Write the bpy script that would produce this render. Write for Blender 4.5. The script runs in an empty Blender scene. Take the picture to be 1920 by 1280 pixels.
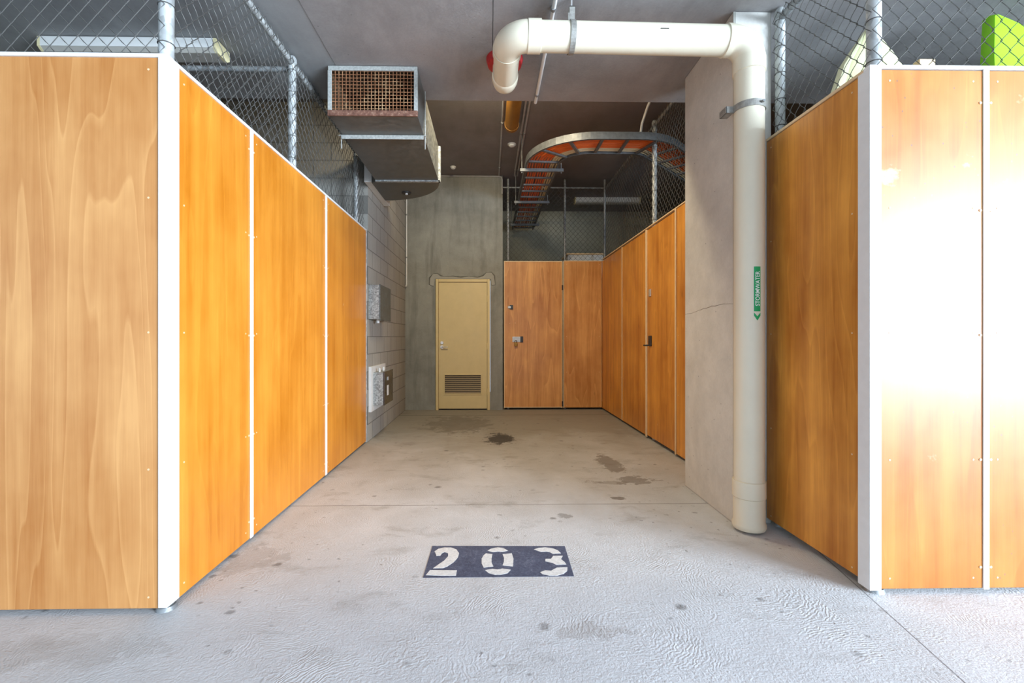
import bpy, bmesh, math, random
from mathutils import Vector, Matrix
random.seed(7)
PI = math.pi
SC = bpy.context.scene
COL = SC.collection

# ------------------------------------------------------------------ helpers
class B:
    """collects geometry for ONE mesh"""
    def __init__(s): s.bm = bmesh.new()
    def box(s, x0, x1, y0, y1, z0, z1):
        v = [s.bm.verts.new((x, y, z)) for x in (x0, x1) for y in (y0, y1) for z in (z0, z1)]
        for f in ((0,1,3,2),(4,6,7,5),(0,4,5,1),(2,3,7,6),(0,2,6,4),(1,5,7,3)):
            s.bm.faces.new([v[i] for i in f])
        return s
    def ring(s, c, u, w, r, n):
        return [s.bm.verts.new(c + (u*math.cos(2*PI*i/n) + w*math.sin(2*PI*i/n))*r) for i in range(n)]
    def tube(s, pts, r, n=12, caps=True):
        pts = [Vector(p) for p in pts]
        rr = r if isinstance(r, (list, tuple)) else [r]*len(pts)
        T = []
        for i in range(len(pts)):
            a = pts[max(i-1, 0)]; b = pts[min(i+1, len(pts)-1)]
            d = (b-a)
            if d.length < 1e-7: d = T[-1] if T else pts[-1]-pts[0]
            T.append(d.normalized())
        t = T[0]
        u = t.cross(Vector((0, 0, 1)))
        if u.length < 1e-3: u = t.cross(Vector((0, 1, 0)))
        u.normalize()
        prev = None; first = None
        for i, p in enumerate(pts):
            t = T[i]
            u = (u - t*u.dot(t)).normalized()
            w = t.cross(u)
            R = s.ring(p, u, w, rr[i], n)
            if prev:
                for k in range(n):
                    s.bm.faces.new((prev[k], prev[(k+1) % n], R[(k+1) % n], R[k]))
            else: first = R
            prev = R
        if caps:
            s.bm.faces.new(first[::-1]); s.bm.faces.new(prev)
        return s
    def prism(s, poly, a, b, axis=2):
        """poly of 2-D points extruded from a to b along axis (0 x, 1 y, 2 z)"""
        def P(p, h):
            return ((h, p[0], p[1]), (p[0], h, p[1]), (p[0], p[1], h))[axis]
        lo = [s.bm.verts.new(P(p, a)) for p in poly]; hi = [s.bm.verts.new(P(p, b)) for p in poly]
        n = len(poly)
        s.bm.faces.new(lo); s.bm.faces.new(hi[::-1])
        for i in range(n):
            s.bm.faces.new((lo[i], hi[i], hi[(i+1) % n], lo[(i+1) % n]))
        return s
    def sweep(s, path, off0, off1, z0, z1):
        """rectangular bar swept along a flat path, off0..off1 sideways"""
        path = [Vector((p[0], p[1], 0)) for p in path]
        prev = None
        for i, p in enumerate(path):
            d = (path[min(i+1, len(path)-1)] - path[max(i-1, 0)]).normalized()
            nrm = Vector((-d.y, d.x, 0))
            a = p + nrm*off0; b = p + nrm*off1
            R = [s.bm.verts.new((a.x, a.y, z0)), s.bm.verts.new((b.x, b.y, z0)),
                 s.bm.verts.new((b.x, b.y, z1)), s.bm.verts.new((a.x, a.y, z1))]
            if prev:
                for k in range(4): s.bm.faces.new((prev[k], prev[(k+1) % 4], R[(k+1) % 4], R[k]))
            else: s.bm.faces.new(R[::-1])
            prev = R
        s.bm.faces.new(prev)
        return s
    def build(s, name, mat, parent=None, origin=None, smooth=False, bevel=0, seg=2):
        bm = s.bm
        bmesh.ops.recalc_face_normals(bm, faces=bm.faces)
        if parent is not None and origin is None:
            origin = world_loc(parent)
        origin = Vector(origin or (0, 0, 0))
        bmesh.ops.translate(bm, verts=bm.verts, vec=-origin)
        me = bpy.data.meshes.new(name); bm.to_mesh(me); bm.free()
        if smooth:
            for p in me.polygons: p.use_smooth = True
        o = bpy.data.objects.new(name, me); COL.objects.link(o)
        me.materials.append(mat)
        if parent is not None:
            o.parent = parent
            o.location = origin - world_loc(parent)
        else: o.location = origin
        if bevel:
            m = o.modifiers.new('bevel', 'BEVEL'); m.width = bevel; m.segments = seg; m.limit_method = 'ANGLE'
        if smooth:
            try:
                m = o.modifiers.new('edges', 'EDGE_SPLIT'); m.split_angle = math.radians(40)
            except Exception: pass
        return o

def world_loc(o):
    v = Vector((0, 0, 0))
    while o is not None:
        v += o.location; o = o.parent
    return v

def tag(o, label, cat, group=None):
    o['label'] = label; o['category'] = cat
    if group: o['group'] = group
    return o
def struct(o):
    o['kind'] = 'structure'; return o
def thing(name, loc, label, cat, group=None):
    o = bpy.data.objects.new(name, None); COL.objects.link(o)
    o.location = loc; o.empty_display_size = .1
    return tag(o, label, cat, group)

def arc(c, u, w, r, a0, a1, n):
    c, u, w = Vector(c), Vector(u), Vector(w)
    return [c + (u*math.cos(a0+(a1-a0)*i/n) + w*math.sin(a0+(a1-a0)*i/n))*r for i in range(n+1)]

# ------------------------------------------------------------------ node helpers
class N:
    def __init__(s, name):
        s.m = bpy.data.materials.new(name); s.m.use_nodes = True
        s.t = s.m.node_tree; s.b = s.t.nodes['Principled BSDF']
    def n(s, typ, **k):
        x = s.t.nodes.new(typ)
        for a, v in k.items(): setattr(x, a, v)
        return x
    def link(s, a, b): s.t.links.new(a, b)
    def val(s, sock, v):
        if hasattr(v, 'links') or isinstance(v, bpy.types.NodeSocket): s.link(v, sock)
        else: sock.default_value = v
    def math(s, op, a, b=0.0, c=None, clamp=False):
        x = s.n('ShaderNodeMath', operation=op, use_clamp=clamp)
        s.val(x.inputs[0], a); s.val(x.inputs[1], b)
        if c is not None: s.val(x.inputs[2], c)
        return x.outputs[0]
    def coord(s): return s.n('ShaderNodeTexCoord').outputs['Object']
    def sep(s, v):
        x = s.n('ShaderNodeSeparateXYZ'); s.link(v, x.inputs[0]); return x.outputs
    def comb(s, x, y, z):
        c = s.n('ShaderNodeCombineXYZ')
        for i, v in enumerate((x, y, z)): s.val(c.inputs[i], v)
        return c.outputs[0]
    def noise(s, v, scale, detail=3, rough=.5, dist=0.0):
        x = s.n('ShaderNodeTexNoise'); s.link(v, x.inputs['Vector'])
        x.inputs['Scale'].default_value = scale; x.inputs['Detail'].default_value = detail
        x.inputs['Roughness'].default_value = rough; x.inputs['Distortion'].default_value = dist
        return x.outputs['Fac']
    def voro(s, v, scale, out='Distance', rnd=1.0):
        x = s.n('ShaderNodeTexVoronoi'); s.link(v, x.inputs['Vector']); x.inputs['Scale'].default_value = scale
        x.inputs['Randomness'].default_value = rnd
        return x.outputs[out]
    def ramp(s, f, stops, interp='LINEAR'):
        x = s.n('ShaderNodeValToRGB'); s.val(x.inputs[0], f); cr = x.color_ramp; cr.interpolation = interp
        while len(cr.elements) < len(stops): cr.elements.new(.5)
        for e, (p, c) in zip(cr.elements, stops):
            e.position = p
            e.color = (c, c, c, 1) if isinstance(c, (int, float)) else (*c, 1)
        return x.outputs['Color']
    def mapr(s, f, a, b, c=0.0, d=1.0):
        x = s.n('ShaderNodeMapRange', clamp=True); s.val(x.inputs[0], f)
        for i, v in enumerate((a, b, c, d)): x.inputs[i+1].default_value = v
        return x.outputs[0]
    def mix(s, fac, a, b, mode='MIX'):
        x = s.n('ShaderNodeMix', data_type='RGBA', blend_type=mode)
        s.val(x.inputs[0], fac)
        for k, v in ((6, a), (7, b)):
            if isinstance(v, tuple): x.inputs[k].default_value = (*v, 1)
            else: s.link(v, x.inputs[k])
        return x.outputs[2]
    def bump(s, h, strength, dist=.01):
        x = s.n('ShaderNodeBump'); s.link(h, x.inputs['Height'])
        x.inputs['Strength'].default_value = strength; x.inputs['Distance'].default_value = dist
        s.link(x.outputs[0], s.b.inputs['Normal'])
    def col(s, c): s.val(s.b.inputs['Base Color'], (*c, 1) if isinstance(c, tuple) else c); return s
    def rough(s, r): s.val(s.b.inputs['Roughness'], r); return s
    def metal(s, v): s.val(s.b.inputs['Metallic'], v); return s

def srgb(r, g, b):
    f = lambda c: (c/255/12.92) if c/255 <= .04045 else ((c/255+.055)/1.055)**2.4
    return (f(r), f(g), f(b))

def plain(name, c, rough=.5, metal=0.0, var=.12, scale=18):
    k = N(name); v = k.coord()
    f = k.noise(v, scale, 4, .6)
    c2 = tuple(x*(1-var) for x in c); c3 = tuple(min(1, x*(1+var)) for x in c)
    k.col(k.ramp(f, ((.3, c2), (.7, c3)))); k.metal(metal)
    k.rough(k.mapr(k.noise(v, scale*.6, 2), .3, .7, rough*.85, min(1, rough*1.15)))
    return k.m

def wood(name, light, dark, figure=.3, rough=.3, seed=0.0, line=.22, worn=0.0, streaky=.9):
    """varnished rotary-cut plywood, grain up the sheet"""
    k = N(name); x, y, z = k.sep(k.coord())
    info = k.n('ShaderNodeObjectInfo').outputs['Random']
    u = k.math('ADD', k.math('ADD', x, y), k.math('MULTIPLY', info, 37.0))
    sd = k.math('ADD', k.math('MULTIPLY', info, 11.0), seed)
    v1 = k.comb(k.math('MULTIPLY', u, 2.4), k.math('MULTIPLY', z, .2), sd)
    n1 = k.noise(v1, 1.25, 2.5, .45, .35)
    saw = k.math('FRACT', k.math('MULTIPLY', n1, 13.0))
    lines = k.ramp(saw, ((0, 1.0), (.05, .75), (.16, .35), (.75, .2), (.96, 0.0), (1.0, .9)))
    fib = k.noise(k.comb(k.math('MULTIPLY', u, 160), k.math('MULTIPLY', z, 5), sd), 1, 2, .6)
    blot = k.noise(k.comb(k.math('MULTIPLY', u, 1.6), k.math('MULTIPLY', z, .9), sd), 1.6, 4, .6)
    streak = k.noise(k.comb(k.math('MULTIPLY', u, 14), k.math('MULTIPLY', z, .5), sd), 1, 3, .6)
    f = k.math('MULTIPLY_ADD', lines, figure, k.math('MULTIPLY', fib, line))
    f = k.math('ADD', f, k.math('MULTIPLY', k.math('SUBTRACT', blot, .5), 1.0))
    f = k.math('ADD', f, k.math('MULTIPLY', k.math('SUBTRACT', streak, .5), streaky))
    f = k.math('ADD', f, .28)
    c = k.ramp(f, ((.1, dark), (.8, light)))
    # a few small knots
    vk = k.comb(k.math('MULTIPLY', u, 2.4), k.math('MULTIPLY', z, 1.3), sd)
    kd = k.voro(vk, 1.35)
    pres = k.ramp(k.noise(vk, .8, 0), ((.56, 0.0), (.6, 1.0)), 'LINEAR')
    knot = k.math('MULTIPLY', k.mapr(kd, .03, .075, 1, 0), pres)
    c = k.mix(k.math('MULTIPLY', knot, .45), c, tuple(q*.45 for q in dark))
    # pale nicks in the varnish
    nv = k.comb(k.math('MULTIPLY', u, 1.0), k.math('MULTIPLY', z, .45), sd)
    nd = k.voro(nv, 3.1)
    nick = k.mapr(nd, .012, .022, 1, 0)
    c = k.mix(k.math('MULTIPLY', nick, .6), c, srgb(235, 200, 150))
    if worn:
        # dark spatter and runs
        sp_ = k.voro(k.comb(k.math('MULTIPLY', u, 1.0), k.math('MULTIPLY', z, .8), sd), 26)
        cl_ = k.noise(k.comb(u, z, sd), 1.7, 2, .5)
        c = k.mix(k.math('MULTIPLY', k.math('MULTIPLY', k.mapr(sp_, .07, .13, 1, 0), k.mapr(cl_, .5, .6)), .7), c, (.10, .085, .075))
        wn = k.noise(k.comb(k.math('MULTIPLY', u, 2.6), k.math('MULTIPLY', z, 3.2), sd), 1.1, 5, .65)
        c = k.mix(k.math('MULTIPLY', k.mapr(wn, .64, .74), worn), c, srgb(238, 210, 175))
    k.col(c)
    k.rough(k.mapr(blot, .3, .7, rough*.85, rough*1.2))
    k.b.inputs['Specular IOR Level'].default_value = .5
    k.bump(k.math('ADD', fib, k.math('MULTIPLY', streak, .5)), .05, .002)
    return k.m

def concrete(name, c, var=.25, pits=.5, form=0.0, stain=.3, bump=.25, rough=.85, warm=None, axis='y'):
    k = N(name); v = k.coord(); x, y, z = k.sep(v)
    big = k.noise(v, .8, 5, .62, .4); mid = k.noise(v, 5, 5, .65); fine = k.noise(v, 60, 4, .7)
    f = k.math('ADD', k.math('MULTIPLY', big, .55), k.math('ADD', k.math('MULTIPLY', mid, .3), k.math('MULTIPLY', fine, .15)))
    lo = tuple(q*(1-var) for q in c); hi = tuple(min(1, q*(1+var)) for q in c)
    col = k.ramp(f, ((.32, lo), (.68, hi)))
    if warm:
        col = k.mix(k.mapr(k.noise(v, .55, 3, .5, .6), .48, .66, 0, .55), col, warm)
    if stain:
        if axis == 'z': sv = k.comb(k.math('MULTIPLY', x, 5), k.math('MULTIPLY', y, 5), k.math('MULTIPLY', z, .6))
        else: sv = k.comb(k.math('MULTIPLY', x, 2.2), k.math('MULTIPLY', y, .7), k.math('MULTIPLY', z, .7))
        sn = k.noise(sv, 1.2, 5, .65, .3)
        col = k.mix(k.mapr(sn, .5, .72, 0, stain), col, tuple(q*.55 for q in c))
    if pits:
        pd = k.voro(v, 17); pn = k.ramp(k.noise(v, 7, 2), ((.52, 0.0), (.6, 1.0)))
        pit = k.math('MULTIPLY', k.mapr(pd, .05, .1, 1, 0), pn)
        col = k.mix(k.math('MULTIPLY', pit, pits), col, tuple(q*.3 for q in c))
    k.col(col); k.rough(rough)
    k.bump(k.math('ADD', k.math('MULTIPLY', mid, .4), fine), bump, .006)
    return k.m

def galv(name, c=(.42, .43, .42), spangle=22, rough=.5, metal=.55, contrast=.35):
    k = N(name); v = k.coord()
    cell = k.voro(v, spangle, 'Color'); s1 = k.sep(cell)[0]
    nz = k.noise(v, 8, 4, .6)
    f = k.math('ADD', k.math('MULTIPLY', s1, .6), k.math('MULTIPLY', nz, .4))
    k.col(k.ramp(f, ((.2, tuple(q*(1-contrast) for q in c)), (.8, tuple(min(1, q*(1+contrast)) for q in c)))))
    k.metal(metal); k.rough(k.mapr(s1, 0, 1, rough*.8, rough*1.2))
    return k.m

# ------------------------------------------------------------------ materials
M = {}
M['wood_front_left'] = wood('plywood_tan', srgb(216, 158, 96), srgb(176, 110, 50), .28, .45, 2.0)
M['wood_side_left'] = wood('plywood_orange', srgb(226, 150, 54), srgb(190, 110, 22), .14, .36, 5.0)
M['wood_right'] = wood('plywood_amber', srgb(236, 166, 72), srgb(168, 96, 26), .16, .34, 9.0)
M['wood_front_right'] = wood('plywood_faded', srgb(190, 122, 50), srgb(152, 86, 26), .14, .38, 13.0, worn=.65)
M['wood_back'] = wood('plywood_brown', srgb(228, 168, 98), srgb(174, 110, 48), .28, .34, 17.0)
M['white_trim'] = plain('white_paint', (.80, .81, .80), .4, 0, .03)
M['cream_trim'] = plain('raw_cream_edge', srgb(226, 198, 156), .6, 0, .06)
M['galv_pipe'] = galv('galvanised_pipe', (.5, .52, .51), 30, .5, .35, .25)
M['galv_dark'] = galv('galvanised_dull', (.30, .31, .31), 30, .55, .4, .25)
M['wire'] = plain('galvanised_wire', (.115, .11, .10), .55, .35, .2, 40)
M['galv_sheet'] = galv('galvanised_sheet', (.15, .155, .145), 30, .48, .45, .18)
M['galv_box'] = galv('galvanised_spangle', (.33, .35, .345), 75, .5, .3, .42)
M['flange'] = plain('flange_zinc', (.42, .43, .40), .6, .2, .25, 60)
M['pvc'] = plain('cream_pvc', srgb(226, 218, 195), .38, 0, .03, 5)
M['lid_dark'] = galv('dark_spangle', (.10, .11, .105), 60, .5, .3, .5)
M['strap'] = plain('strap_metal', (.33, .32, .29), .5, .4, .25, 40)
M['ladder'] = plain('ladder_zinc', (.17, .18, .185), .5, .4, .2, 20)
M['orange_cable'] = plain('orange_cable', srgb(222, 104, 40), .45, 0, .12, 6)
M['white_cable'] = plain('pale_cable', srgb(216, 196, 158), .5, 0, .1, 6)
M['conduit'] = plain('grey_conduit', (.40, .39, .38), .5, 0, .1)
M['cream_paint'] = plain('cream_enamel', srgb(214, 193, 140), .45, 0, .04, 6)
M['chrome'] = plain('satin_chrome', (.68, .66, .6), .3, .85, .1)
M['dark_metal'] = plain('dark_metal', (.05, .05, .05), .45, .5, .2)
M['brass'] = plain('brass', srgb(150, 112, 50), .4, .7, .15)
M['steel'] = plain('plated_steel', (.55, .54, .52), .4, .5, .15)
M['white_plastic'] = plain('white_plastic', (.74, .74, .71), .45, 0, .03)
M['cream_plastic'] = plain('cream_diffuser', srgb(226, 214, 168), .45, 0, .04)
M['diffuser'] = plain('grey_diffuser', (.48, .46, .41), .5, 0, .04)
M['red'] = plain('red_collar', srgb(176, 40, 44), .5, 0, .25, 40)
M['mustard'] = plain('mustard_pvc', srgb(146, 100, 32), .5, 0, .12, 5)
M['green_tape'] = plain('green_label', srgb(20, 160, 92), .4, 0, .03)
M['white_ink'] = plain('white_ink', (.86, .9, .86), .5, 0, .02)
M['number_blue'] = None
M['surf'] = plain('cream_resin', srgb(206, 206, 156), .35, 0, .05, 4)
M['surf_rail'] = plain('cream_rail', srgb(216, 214, 174), .35, 0, .03, 4)
M['lime'] = plain('lime_plastic', srgb(150, 222, 40), .35, 0, .1, 3)
M['black_rubber'] = plain('black_rubber', (.02, .02, .02), .6)
M['timber'] = plain('raw_pine', srgb(226, 196, 150), .7, 0, .12, 12)
M['board_white'] = plain('white_board', (.72, .72, .70), .6, 0, .05)
M['dark_glass'] = plain('dark_window', (.035, .025, .022), .25, 0, .3)

# painted bay number
k = N('blue_floor_paint'); v = k.coord()
f = k.noise(v, 70, 5, .75, 1.2); g = k.noise(v, 9, 3)
c = k.ramp(k.math('ADD', k.math('MULTIPLY', f, .7), k.math('MULTIPLY', g, .3)), ((.34, srgb(52, 58, 78)), (.56, srgb(86, 92, 114)), (.72, srgb(150, 154, 168))))
k.col(c).rough(.75); k.bump(f, .4, .004); M['number_blue'] = k.m
k = N('white_floor_paint'); v = k.coord()
f = k.noise(v, 60, 4, .7)
k.col(k.ramp(f, ((.3, srgb(206, 206, 204)), (.6, srgb(232, 231, 228))))).rough(.75); k.bump(f, .35, .004); M['number_white'] = k.m

# rusty
k = N('rust'); v = k.coord()
f = k.noise(v, 26, 5, .7); g = k.noise(v, 5, 3)
k.col(k.ramp(k.math('ADD', k.math('MULTIPLY', f, .6), k.math('MULTIPLY', g, .4)), ((.3, srgb(96, 60, 38)), (.5, srgb(150, 100, 66)), (.66, srgb(200, 166, 124))))).rough(.85)
k.bump(f, .4, .004); M['rust'] = k.m
k = N('rust_flange'); v = k.coord()
f = k.noise(v, 30, 5, .7)
k.col(k.ramp(f, ((.35, srgb(84, 54, 42)), (.55, srgb(122, 84, 68)), (.72, srgb(168, 140, 118))))).rough(.8); M['rust_flange'] = k.m
k = N('rusty_duct_lining'); v = k.coord()
f = k.noise(v, 7, 5, .65)
k.col(k.ramp(f, ((.35, srgb(70, 50, 34)), (.65, srgb(118, 94, 66))))).rough(.85); M['lining'] = k.m

# concretes
M['soffit'] = concrete('soffit_concrete', (.31, .30, .295), .34, .5, stain=.55, bump=.3, warm=(.33, .295, .285))
M['soffit_pale'] = concrete('soffit_pale', (.33, .335, .335), .22, .4, stain=.4, bump=.15)
M['ceiling'] = concrete('slab_concrete', (.235, .215, .205), .18, .2, stain=.35, bump=.15, warm=(.22, .18, .18))
M['column'] = concrete('column_concrete', (.62, .60, .55), .24, .95, stain=.3, bump=.3)
M['backwall'] = concrete('wall_concrete', (.27, .268, .235), .38, .5, stain=.7, bump=.35, axis='z')
M['dark_wall'] = concrete('cage_wall_concrete', (.40, .375, .28), .25, .3, stain=.4, bump=.2, axis='z')
M['dark_rim'] = plain('dark_render_rim', (.14, .135, .115), .9, 0, .25)  # darker tone for the rim of the render patch
M['patch'] = concrete('patch_render', (.37, .36, .315), .18, .2, stain=.3, bump=.3)

# block wall : stretcher bond, 390 x 190 units
def blocks(name, along, c=(.40, .38, .335)):
    k = N(name); v = k.coord(); x, y, z = k.sep(v)
    vec = k.comb(y if along == 'y' else x, z, 0.0)
    bt = k.n('ShaderNodeTexBrick'); k.link(vec, bt.inputs['Vector'])
    bt.offset = .5; bt.inputs['Scale'].default_value = 1
    bt.inputs['Brick Width'].default_value = .4; bt.inputs['Row Height'].default_value = .2
    bt.inputs['Mortar Size'].default_value = .006; bt.inputs['Mortar Smooth'].default_value = .3
    bt.inputs['Color1'].default_value = (*c, 1); bt.inputs['Color2'].default_value = (*[q*.88 for q in c], 1)
    bt.inputs['Mortar'].default_value = (*[q*.42 for q in c], 1)
    n = k.noise(v, 45, 5, .7); m = k.noise(k.comb(k.math('MULTIPLY', x, 6), k.math('MULTIPLY', y, 6), k.math('MULTIPLY', z, .9)), 1, 4, .6)
    cc = k.mix(k.mapr(n, .3, .7, 0, .35), bt.outputs['Color'], tuple(q*.7 for q in c))
    cc = k.mix(k.mapr(m, .5, .75, 0, .4), cc, tuple(q*.6 for q in c))
    k.col(cc).rough(.9)
    h = k.math('SUBTRACT', k.math('MULTIPLY', n, .25), bt.outputs['Fac'])
    k.bump(h, .5, .008)
    return k.m
M['block_side'] = blocks('block_masonry_side', 'y')
M['block_back'] = blocks('block_masonry_back', 'x')

# floor : brushed concrete, swirls, saw joints, drips and stains
k = N('floor_concrete'); v = k.coord(); x, y, z = k.sep(v)
big = k.noise(v, .7, 5, .6, .5); mid = k.noise(v, 4, 5, .65); fine = k.noise(v, 90, 4, .7)
f = k.math('ADD', k.math('MULTIPLY', big, .5), k.math('ADD', k.math('MULTIPLY', mid, .3), k.math('MULTIPLY', fine, .2)))
c = k.ramp(f, ((.3, (.50, .50, .50)), (.7, (.70, .70, .705))))
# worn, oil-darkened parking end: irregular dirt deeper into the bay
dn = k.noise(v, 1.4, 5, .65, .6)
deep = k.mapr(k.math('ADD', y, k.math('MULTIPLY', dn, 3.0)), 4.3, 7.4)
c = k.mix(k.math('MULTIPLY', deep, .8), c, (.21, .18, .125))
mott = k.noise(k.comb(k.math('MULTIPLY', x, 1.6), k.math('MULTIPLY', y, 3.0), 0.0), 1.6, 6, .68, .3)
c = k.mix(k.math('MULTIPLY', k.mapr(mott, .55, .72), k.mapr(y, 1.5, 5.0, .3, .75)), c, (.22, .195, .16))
# drips
for sc, r0, r1, thr, dark in ((3.1, .05, .10, .40, .72), (5.5, .06, .12, .42, .6), (13.0, .07, .14, .48, .5)):
    wv = k.n('ShaderNodeVectorMath', operation='ADD'); k.link(v, wv.inputs[0])
    nn = k.n('ShaderNodeTexNoise'); nn.inputs['Scale'].default_value = 30; k.link(v, nn.inputs['Vector'])
    sc2 = k.n('ShaderNodeVectorMath', operation='SCALE'); k.link(nn.outputs['Color'], sc2.inputs[0]); sc2.inputs['Scale'].default_value = .03
    k.link(sc2.outputs[0], wv.inputs[1])
    d = k.voro(wv.outputs[0], sc)
    pr = k.mapr(k.noise(v, 1.1, 2), thr, thr+.06)
    c = k.mix(k.math('MULTIPLY', k.math('MULTIPLY', k.mapr(d, r0, r1, 1, 0), pr), dark), c, (.15, .14, .13))
# stains with their own outline (centre x, y, half sizes, strength, tone)
en = k.noise(v, 7, 5, .7); en2 = k.noise(v, 22, 4, .7)
for (cx, cy, rx, ry, s, tone) in ((1.13, 4.30, .10, .30, .75, (.19, .165, .14)), (1.21, 3.78, .16, .10, .7, (.20, .175, .15)),
                                  (.98, 3.72, .16, .05, .5, (.22, .19, .16)),
                                  (.12, 5.36, .16, .26, .95, (.05, .045, .04)), (-.42, 6.3, .45, .6, .5, (.12, .105, .085)),
                                  (-1.27, 2.46, .14, .16, .4, (.34, .32, .30)), (.42, 1.83, .16, .05, .35, (.33, .29, .26)),
                                  (.50, 3.02, .05, .05, .6, (.2, .19, .18)), (-1.6, 1.75, .3, .1, .3, (.4, .38, .36)),
                                  (.95, 3.35, .07, .03, .7, (.13, .11, .09))):
    dx = k.math('DIVIDE', k.math('SUBTRACT', x, cx), rx); dy = k.math('DIVIDE', k.math('SUBTRACT', y, cy), ry)
    r2 = k.math('SQRT', k.math('ADD', k.math('MULTIPLY', dx, dx), k.math('MULTIPLY', dy, dy)))
    r2 = k.math('ADD', r2, k.math('MULTIPLY', k.math('SUBTRACT', en, .5), 3.2))
    r2 = k.math('ADD', r2, k.math('MULTIPLY', k.math('SUBTRACT', en2, .5), 1.4))
    c = k.mix(k.math('MULTIPLY', k.mapr(r2, .85, 1.05, 1, 0), s), c, tone)
# saw joints
def joint(expr, w, col, c, amt):
    return k.mix(k.math('MULTIPLY', k.mapr(k.math('ABSOLUTE', expr), w*.5, w, 1, 0), amt), c, col)
wob = k.math('MULTIPLY', k.math('SUBTRACT', k.noise(v, 3, 3), .5), .02)
c = joint(k.math('SUBTRACT', k.math('ADD', y, wob), 3.235), .006, (.2, .19, .17), c, .8)
c = joint(k.math('SUBTRACT', k.math('ADD', y, wob), 6.98), .02, (.12, .11, .09), c, .7)
c = joint(k.math('SUBTRACT', k.math('ADD', x, k.math('MULTIPLY', k.math('SUBTRACT', y, 2.1), -.2)), 1.748), .004, (.16, .15, .15), c, .85)
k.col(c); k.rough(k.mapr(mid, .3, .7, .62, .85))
# trowel swirls
cells = k.n('ShaderNodeTexVoronoi'); cells.inputs['Scale'].default_value = 2.2; k.link(v, cells.inputs['Vector'])
sw = k.math('SINE', k.math('ADD', k.math('MULTIPLY', cells.outputs['Distance'], 230.0), k.math('MULTIPLY', k.noise(v, 22, 3), 24.0)))
h = k.math('ADD', k.math('MULTIPLY', k.math('MULTIPLY', sw, k.mapr(k.noise(v, 2.3, 3, .6), .45, .62, .02, 1)), .3), k.math('ADD', k.math('MULTIPLY', fine, 1.8), k.math('MULTIPLY', k.noise(v, 40, 3, .6), 1.0)))
k.bump(h, .5, .004); M['floor'] = k.m

# ------------------------------------------------------------------ the setting
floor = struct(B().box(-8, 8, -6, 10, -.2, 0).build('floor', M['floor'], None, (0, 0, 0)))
# low slab over the drive aisle and first half of the bay; the higher slab behind it
struct(B().box(-1.178, .019, -2.2, 4.0, 3.27, 4.1).box(.023, 8, -2.2, 4.0, 3.27, 4.1).build('ceiling', M['soffit'], None, (0, 0, 0)))
struct(B().box(-8, -1.18, -2.2, 4.0, 3.272, 4.1).build('ceiling', M['soffit_pale'], None, (0, 0, 0)))
struct(B().box(-8, 8, 4.0, 10, 3.86, 4.1).build('ceiling', M['ceiling'], None, (0, 0, 0)))
# walls
struct(B().box(-1.6, -.89, 7.5, 7.7, 0, 3.86).box(-.89, .01, 7.5, 7.7, 2.15, 3.86).box(.01, .215, 7.5, 7.7, 0, 3.86).build('wall_back', M['backwall'], None, (0, 7.5, 0)))
struct(B().box(-1.57, -1.385, 5.2, 7.5, 0, 3.86).build('wall_left', M['block_side'], None, (0, 5.2, 0)))
struct(B().box(-4.2, -1.57, 5.2, 5.4, 0, 3.86).build('wall_left', M['block_back'], None, (0, 5.2, 0)))
struct(B().box(-4.2, -4.0, 2.0, 5.2, 0, 3.86).build('wall_left', M['dark_wall'], None, (0, 2, 0)))
struct(B().box(.215, 4.7, 9.6, 9.8, 0, 3.86).build('wall_back', M['dark_wall'], None, (0, 9.6, 0)))
struct(B().box(4.5, 4.7, 2.1, 9.6, 0, 3.86).build('wall_right', M['dark_wall'], None, (0, 2, 0)))
struct(B().box(.12, .215, 7.7, 9.6, 0, 3.86).build('wall_left', M['dark_wall'], None, (0, 7.7, 0)))

# concrete column with fine crack
k = N('crack'); k.col((.26, .24, .20)).rough(.9); M['crack'] = k.m
cpoly = [(1.554, 2.874), (1.80, 2.874), (1.80, 3.63), (1.568, 3.63)]
col = B().prism(cpoly, 0, 3.268).build('concrete_column', M['column'], None, (1.554, 2.874, 0), bevel=.008)
tag(col, 'pale grey concrete column behind the cream downpipe', 'column')
random.seed(3)
cr = []
n = 18
for i in range(n+1):
    t = i/n
    yy = 2.876 + .75*t; xx = 1.554 + .014*(yy-2.874)/.756
    cr.append((xx-.0002, yy, 1.405 - .02*t + random.uniform(-.004, .004) + .012*math.sin(t*5)))
B().tube(cr, [.0018 if 3 < i < 12 else .001 for i in range(n+1)], 6).build('crack_line', M['crack'], col, smooth=True)
# narrow darker strip along the front arris
B().box(1.550, 1.566, 2.866, 2.8735, 0, 3.26).build('arris_strip', M['patch'], col)

# render patch around the door head
random.seed(11)
top = [(-.99, 2.06), (-.985, 2.17), (-.93, 2.235), (-.86, 2.245), (-.80, 2.205), (-.74, 2.19), (-.6, 2.20), (-.48, 2.185), (-.34, 2.195),
       (-.2, 2.18), (-.11, 2.21), (-.05, 2.26), (.03, 2.265), (.08, 2.21), (.09, 2.06), (.035, 2.05), (.02, 2.152), (-.90, 2.152), (-.92, 2.03)]
p = B().prism(top, 7.488, 7.4995, 1).build('trim_1', M['patch'], None, (-.45, 7.49, 2.1), bevel=.004); struct(p)
B().tube([(a_, 7.4935, b_) for a_, b_ in top[:15]], [.009+.004*math.sin(i*2.1) for i in range(15)], 6).build('render_edge', M['dark_rim'], p, smooth=True)

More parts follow.
